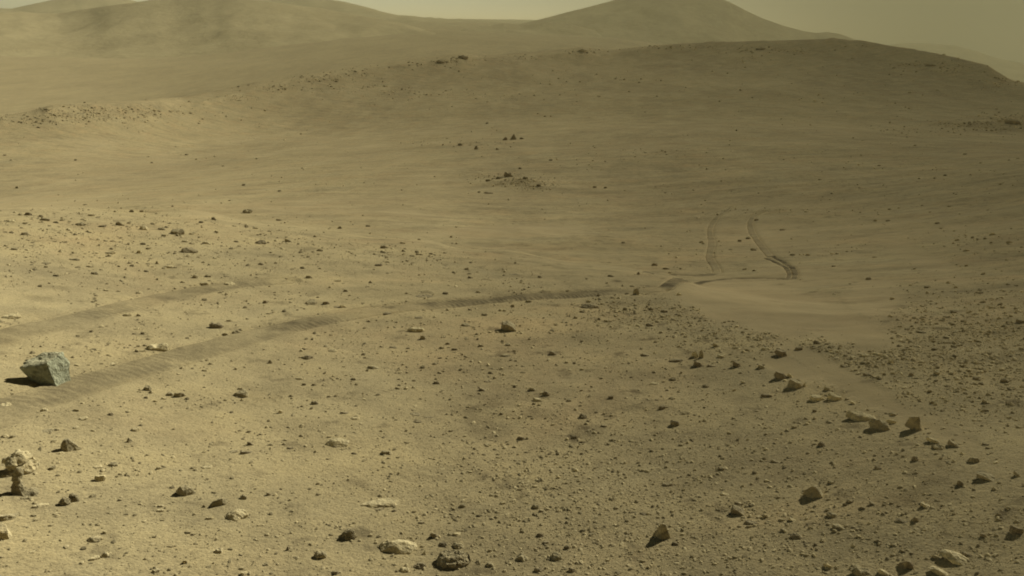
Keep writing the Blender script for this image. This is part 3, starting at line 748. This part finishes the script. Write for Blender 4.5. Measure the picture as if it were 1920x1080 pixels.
# every smaller stone is described by its look and by the nearest landmark
lands = [r for r in rocks if r.get('ref')]
buckets = {}
for s in rocks:
    if s['label'] or s.get('tiny'): continue
    best = min(lands, key=lambda l: math.hypot(s['x'] - l['x'], (s['y'] - l['y']) * 1.3))
    dx, dy = s['x'] - best['x'], s['y'] - best['y']
    if abs(dx) > 2 * abs(dy): side = 'right of' if dx > 0 else 'left of'
    elif abs(dy) > 2 * abs(dx): side = 'in front of' if dy > 0 else 'behind'
    else: side = ('front' if dy > 0 else 'back') + (' right of' if dx > 0 else ' left of')
    look = TONE_WORD[s['tone']] + ' ' + WORDS[s['shape']]
    buckets.setdefault((look, side, best['ref']), []).append((math.hypot(dx, dy), s))
ORD = ['nearest', 'second nearest', 'third nearest', 'fourth nearest', 'fifth nearest', 'sixth nearest', 'seventh nearest', 'eighth nearest']
for (look, side, ref), lst in buckets.items():
    lst.sort(key=lambda t: t[0])
    for i, (dd, s) in enumerate(lst):
        size = 'small ' if s['w'] < 12 else ''
        where = side if ' ' not in side or side in ('right of', 'left of', 'in front of') else 'to the ' + side
        s['label'] = (f'{size}{look} stone {where} {ref}' if len(lst) == 1 else f'{look} stone {where} {ref}, {ORD[i]}')

tiny_v, tiny_f, tiny_t, tiny_n = [], [], [], 0

pos = unproject([r['x'] for r in rocks], [r['y'] for r in rocks])
rock_foot = []
for i, (s, (x, y, z, r)) in enumerate(zip(rocks, pos)):
    if r <= 0: continue
    slant = math.hypot(r, z)
    dep = math.atan2(-z, r)
    m = slant / F_PX
    az = math.atan2(x, y)
    fwd = math.cos(math.atan((s['x'] - 960) / F_PX))
    m = m * fwd * 1.02                                    # pixels are stretched off axis
    w = s['w'] * m * (1 if s.get('ref') else .95)
    sl = s['shape'] == 'slab'
    d = w * (.55 if sl else .72)
    d = min(d, .95 * s['h'] * m / max(math.sin(dep), .12))
    h = (s['h'] * m - (.62 if sl else .42) * d * math.sin(dep)) / math.cos(dep)
    h = max(h, s['h'] * m * (.32 if sl else .5))
    if s['shape'] not in HERO and s['shape'] not in ('spire',): h *= .86
    cx, cy = x + math.sin(az) * d * .42, y + math.cos(az) * d * .42
    cz = float(ground_z(cx, cy))
    me = rock_mesh(s['name'], s['shape'], w, d, h, s['w'], 100 + i * 7)
    if s.get('tiny'):
        cv_ = np.empty(len(me.vertices) * 3, np.float32); me.vertices.foreach_get('co', cv_); cv_ = cv_.reshape(-1, 3)
        fv_ = np.array([p.vertices[:] for p in me.polygons])
        tiny_v.append(cv_ + np.array([cx, cy, cz + ZC - .002])); tiny_f.append(fv_ + tiny_n); tiny_n += len(cv_)
        tiny_t.append(np.full(len(cv_), {'p': .9, 't': .55, 'd': .15}.get(s['tone'], .4)))
        bpy.data.meshes.remove(me)
        continue
    o = link(s['name'], me, MAT_ROCK[s['tone']], label=s['label'], category={'stone': 'stone', 'rock_outcrop': 'outcrop', 'boulder': 'boulder'}.get(s['name'], 'rock'))
    o['group'] = 'stones scattered over the soil' if s['name'] == 'stone' else 'larger rocks on the soil'
    o.location = (cx, cy, cz + ZC - .002)
    spin = 0 if s['shape'] in HERO else random.Random(i).uniform(-.3, .3)
    o.rotation_euler = (0, 0, -az + spin)
    rock_foot.append((s['x'], s['y'], s['w']))

# ------------------------------------------------------------------ loose pebbles (nobody could count them)
rs = np.random.RandomState(4)
KNOLL = [(-400, 400), (300, 398), (640, 447), (960, 500), (1150, 545), (1290, 590), (1420, 660), (1600, 770), (1800, 862), (2300, 1060)]
DENSE = [(200, 450, 260, 60, 1.3), (560, 500, 260, 50, .7), (1180, 585, 130, 28, 5), (1290, 600, 70, 20, 6), (1400, 632, 100, 22, 8), (1530, 655, 100, 18, 8), (1640, 668, 130, 30, 6.5), (1800, 690, 170, 95, 4.2), (1880, 610, 110, 70, 3), (1720, 600, 45, 45, 1.6),
         (1760, 600, 80, 50, 1.0), (1000, 930, 260, 130, 2.8), (1150, 1030, 250, 70, 2.5), (1550, 1000, 260, 90, 1.2), (850, 640, 260, 60, .6), (220, 640, 60, 25, 1.2), (1330, 860, 300, 120, .7), (1000, 730, 260, 90, .5),
         (955, 338, 50, 9, 12), (1000, 345, 40, 10, 8), (860, 268, 70, 8, 2.5), (1390, 462, 70, 14, 1.8), (1540, 465, 60, 12, 1.5), (1850, 455, 100, 18, 1.2), (1430, 398, 120, 5, 2.0), (150, 213, 130, 13, 4), (60, 222, 80, 10, 3), (280, 206, 90, 8, 2), (300, 218, 100, 14, 1.5),
         (1890, 230, 60, 12, 9.0), (1790, 237, 70, 7, 4.0), (1700, 246, 70, 8, 2), (870, 111, 32, 5, 9), (820, 117, 40, 5, 7), (720, 128, 90, 5, 3), (1000, 108, 60, 4, 3), (1095, 98, 28, 5, 8), (1250, 87, 90, 4, 5), (640, 138, 70, 6, 3.5), (660, 165, 60, 6, 2), (770, 172, 60, 6, 2), (900, 182, 120, 6, 2), (1180, 150, 50, 4, 3), (1420, 92, 50, 6, 5), (1500, 97, 40, 5, 3), (1740, 122, 70, 6, 5), (1790, 133, 40, 5, 4), (1900, 155, 40, 8, 5), (590, 148, 60, 6, 6), (500, 164, 60, 6, 5), (430, 185, 50, 6, 3), (1080, 160, 200, 20, .3), (1120, 295, 200, 14, .5), (1230, 285, 60, 7, 1.2), (1380, 115, 60, 12, 1.2),
         (700, 470, 100, 14, 1.3), (840, 485, 100, 14, 1.0), (1250, 505, 60, 12, .8), (1690, 330, 200, 40, .25), (250, 125, 300, 25, .35)]
def density(px, py):
    ky = np.interp(px, [k[0] for k in KNOLL], [k[1] for k in KNOLL])
    d = np.where(py > ky, .34, .055)
    d = d * (.9 + .9 * vnoise(px / 70, py / 34, 61) + .9 * vnoise(px / 24, py / 12, 62)).clip(.06, 3)
    for cx, cy, sx, sy, k in DENSE:
        e = np.exp(-((px - cx) / sx) ** 2 - ((py - cy) / sy) ** 2)
        d = d + k * .55 * e * (.5 + .8 * np.clip(vnoise(px / 17, py / 8, 63) + .5, 0, 1.5))
    d = d * (1 - .97 * np.clip(sand_mask_px(px, py) * 1.4, 0, 1))
    return d
N = 1000000
qx = rs.uniform(-260, 2180, N); qy = np.where(rs.rand(N) < .76, rs.uniform(390, 1230, N), rs.uniform(85, 395, N))
keep = rs.rand(N) < density(qx, qy) / 6.0
qx, qy = qx[keep], qy[keep]
if len(qx) > 115000:
    sub = rs.permutation(len(qx))[:115000]; qx, qy = qx[sub], qy[sub]
U = unproject(qx, qy)
ok = (U[:, 3] > 0) & (U[:, 3] < 420)
qx, qy, U = qx[ok], qy[ok], U[ok]
n = len(qx)
size_px = 1.25 * (1 - rs.rand(n)) ** (-1 / 2.3)
size_px = np.minimum(size_px, 7.5)
size_px = np.where(qy < 395, np.minimum(size_px * .95, 4.5), size_px)
m = np.hypot(U[:, 3], U[:, 2]) / F_PX
half = .5 * size_px * m
tone = np.clip(rs.normal(.58, .24, n), 0, 1)

def batch(idx, base_v, base_f):
    k = len(idx); nb = len(base_v)
    jit = 1 + rs.uniform(-.32, .32, (k, nb, 1))
    v = base_v[None] * jit
    th = rs.uniform(0, 6.283, k); c, s = np.cos(th)[:, None], np.sin(th)[:, None]
    sc = np.stack([rs.uniform(.8, 1.5, k), rs.uniform(.7, 1.1, k), rs.uniform(.45, .95, k)], 1)
    v = v * sc[:, None, :]
    x = v[..., 0] * c - v[..., 1] * s; y = v[..., 0] * s + v[..., 1] * c
    h = half[idx][:, None]
    out = np.stack([x * h + U[idx, 0][:, None], y * h + U[idx, 1][:, None], v[..., 2] * h], -1)
    zg = ground_z(U[idx, 0], U[idx, 1])
    out[..., 2] += (zg + half[idx] * sc[:, 2] * .18 + ZC)[:, None]
    f = base_f[None] + (np.arange(k) * nb)[:, None, None]
    return out.reshape(-1, 3), f.reshape(-1, 3), np.repeat(tone[idx], nb)

OV = np.array([(1, 0, 0), (-1, 0, 0), (0, 1, 0), (0, -1, 0), (0, 0, 1), (0, 0, -.8)], float)
OF = np.array([(0, 2, 4), (2, 1, 4), (1, 3, 4), (3, 0, 4), (2, 0, 5), (1, 2, 5), (3, 1, 5), (0, 3, 5)])
g = (1 + 5 ** .5) / 2
IV = np.array([(-1, g, 0), (1, g, 0), (-1, -g, 0), (1, -g, 0), (0, -1, g), (0, 1, g), (0, -1, -g), (0, 1, -g), (g, 0, -1), (g, 0, 1), (-g, 0, -1), (-g, 0, 1)], float) / math.sqrt(1 + g * g)
IF = np.array([(0, 11, 5), (0, 5, 1), (0, 1, 7), (0, 7, 10), (0, 10, 11), (1, 5, 9), (5, 11, 4), (11, 10, 2), (10, 7, 6), (7, 1, 8), (3, 9, 4), (3, 4, 2), (3, 2, 6), (3, 6, 8), (3, 8, 9), (4, 9, 5), (2, 4, 11), (6, 2, 10), (8, 6, 7), (9, 8, 1)])
tp = NT('pebble_rock')
tcol = tp.mix(tp.attr('tone'), (.14, .118, .072), (.43, .365, .22))
bump_n = tp.noise(tp.n('NewGeometry').outputs['Position'], 60, 3, .6)
MAT_PEB = tp.finish(tp.mix(1.0, tcol, tp.ramp(bump_n, [(.3, (.75,) * 3), (.6, (1.05,) * 3)]), 'MULTIPLY'), bump_n, .01, .5, .8)
small = np.where(size_px < 2.6)[0]; big = np.where(size_px >= 2.6)[0]
va, fa, ta = batch(small, OV, OF); vb, fb, tb = batch(big, IV, IF)
vt, ft, tt = np.vstack(tiny_v), np.vstack(tiny_f), np.concatenate(tiny_t)
me = mesh_np('pebbles', np.vstack([va, vb, vt]), np.vstack([fa, fb + len(va), ft + len(va) + len(vb)]), smooth_shade=False)
add_attr(me, 'tone', np.r_[ta, tb, tt])
link('pebbles', me, MAT_PEB, kind='stuff', label='countless small pebbles and gravel strewn over the soil')

# ------------------------------------------------------------------ haze
me = bpy.data.meshes.new('haze')
bm = bmesh.new(); bmesh.ops.create_cube(bm, size=1.0)
bmesh.ops.scale(bm, vec=(11600, 11600, 900), verts=bm.verts)
bmesh.ops.translate(bm, vec=(0, 0, -130), verts=bm.verts)
bm.to_mesh(me); bm.free()
hm = bpy.data.materials.new('dusty_air'); hm.use_nodes = True
hn = hm.node_tree; hn.nodes.clear()
ho = hn.nodes.new('ShaderNodeOutputMaterial'); hv = hn.nodes.new('ShaderNodeVolumePrincipled')
hv.inputs['Color'].default_value = (.58, .575, .44, 1)
hv.inputs['Density'].default_value = 1.6e-4
hv.inputs['Anisotropy'].default_value = -.5
hn.links.new(hv.outputs['Volume'], ho.inputs['Volume'])
link('haze', me, hm, kind='stuff', label='thin pale dust haze filling the air')
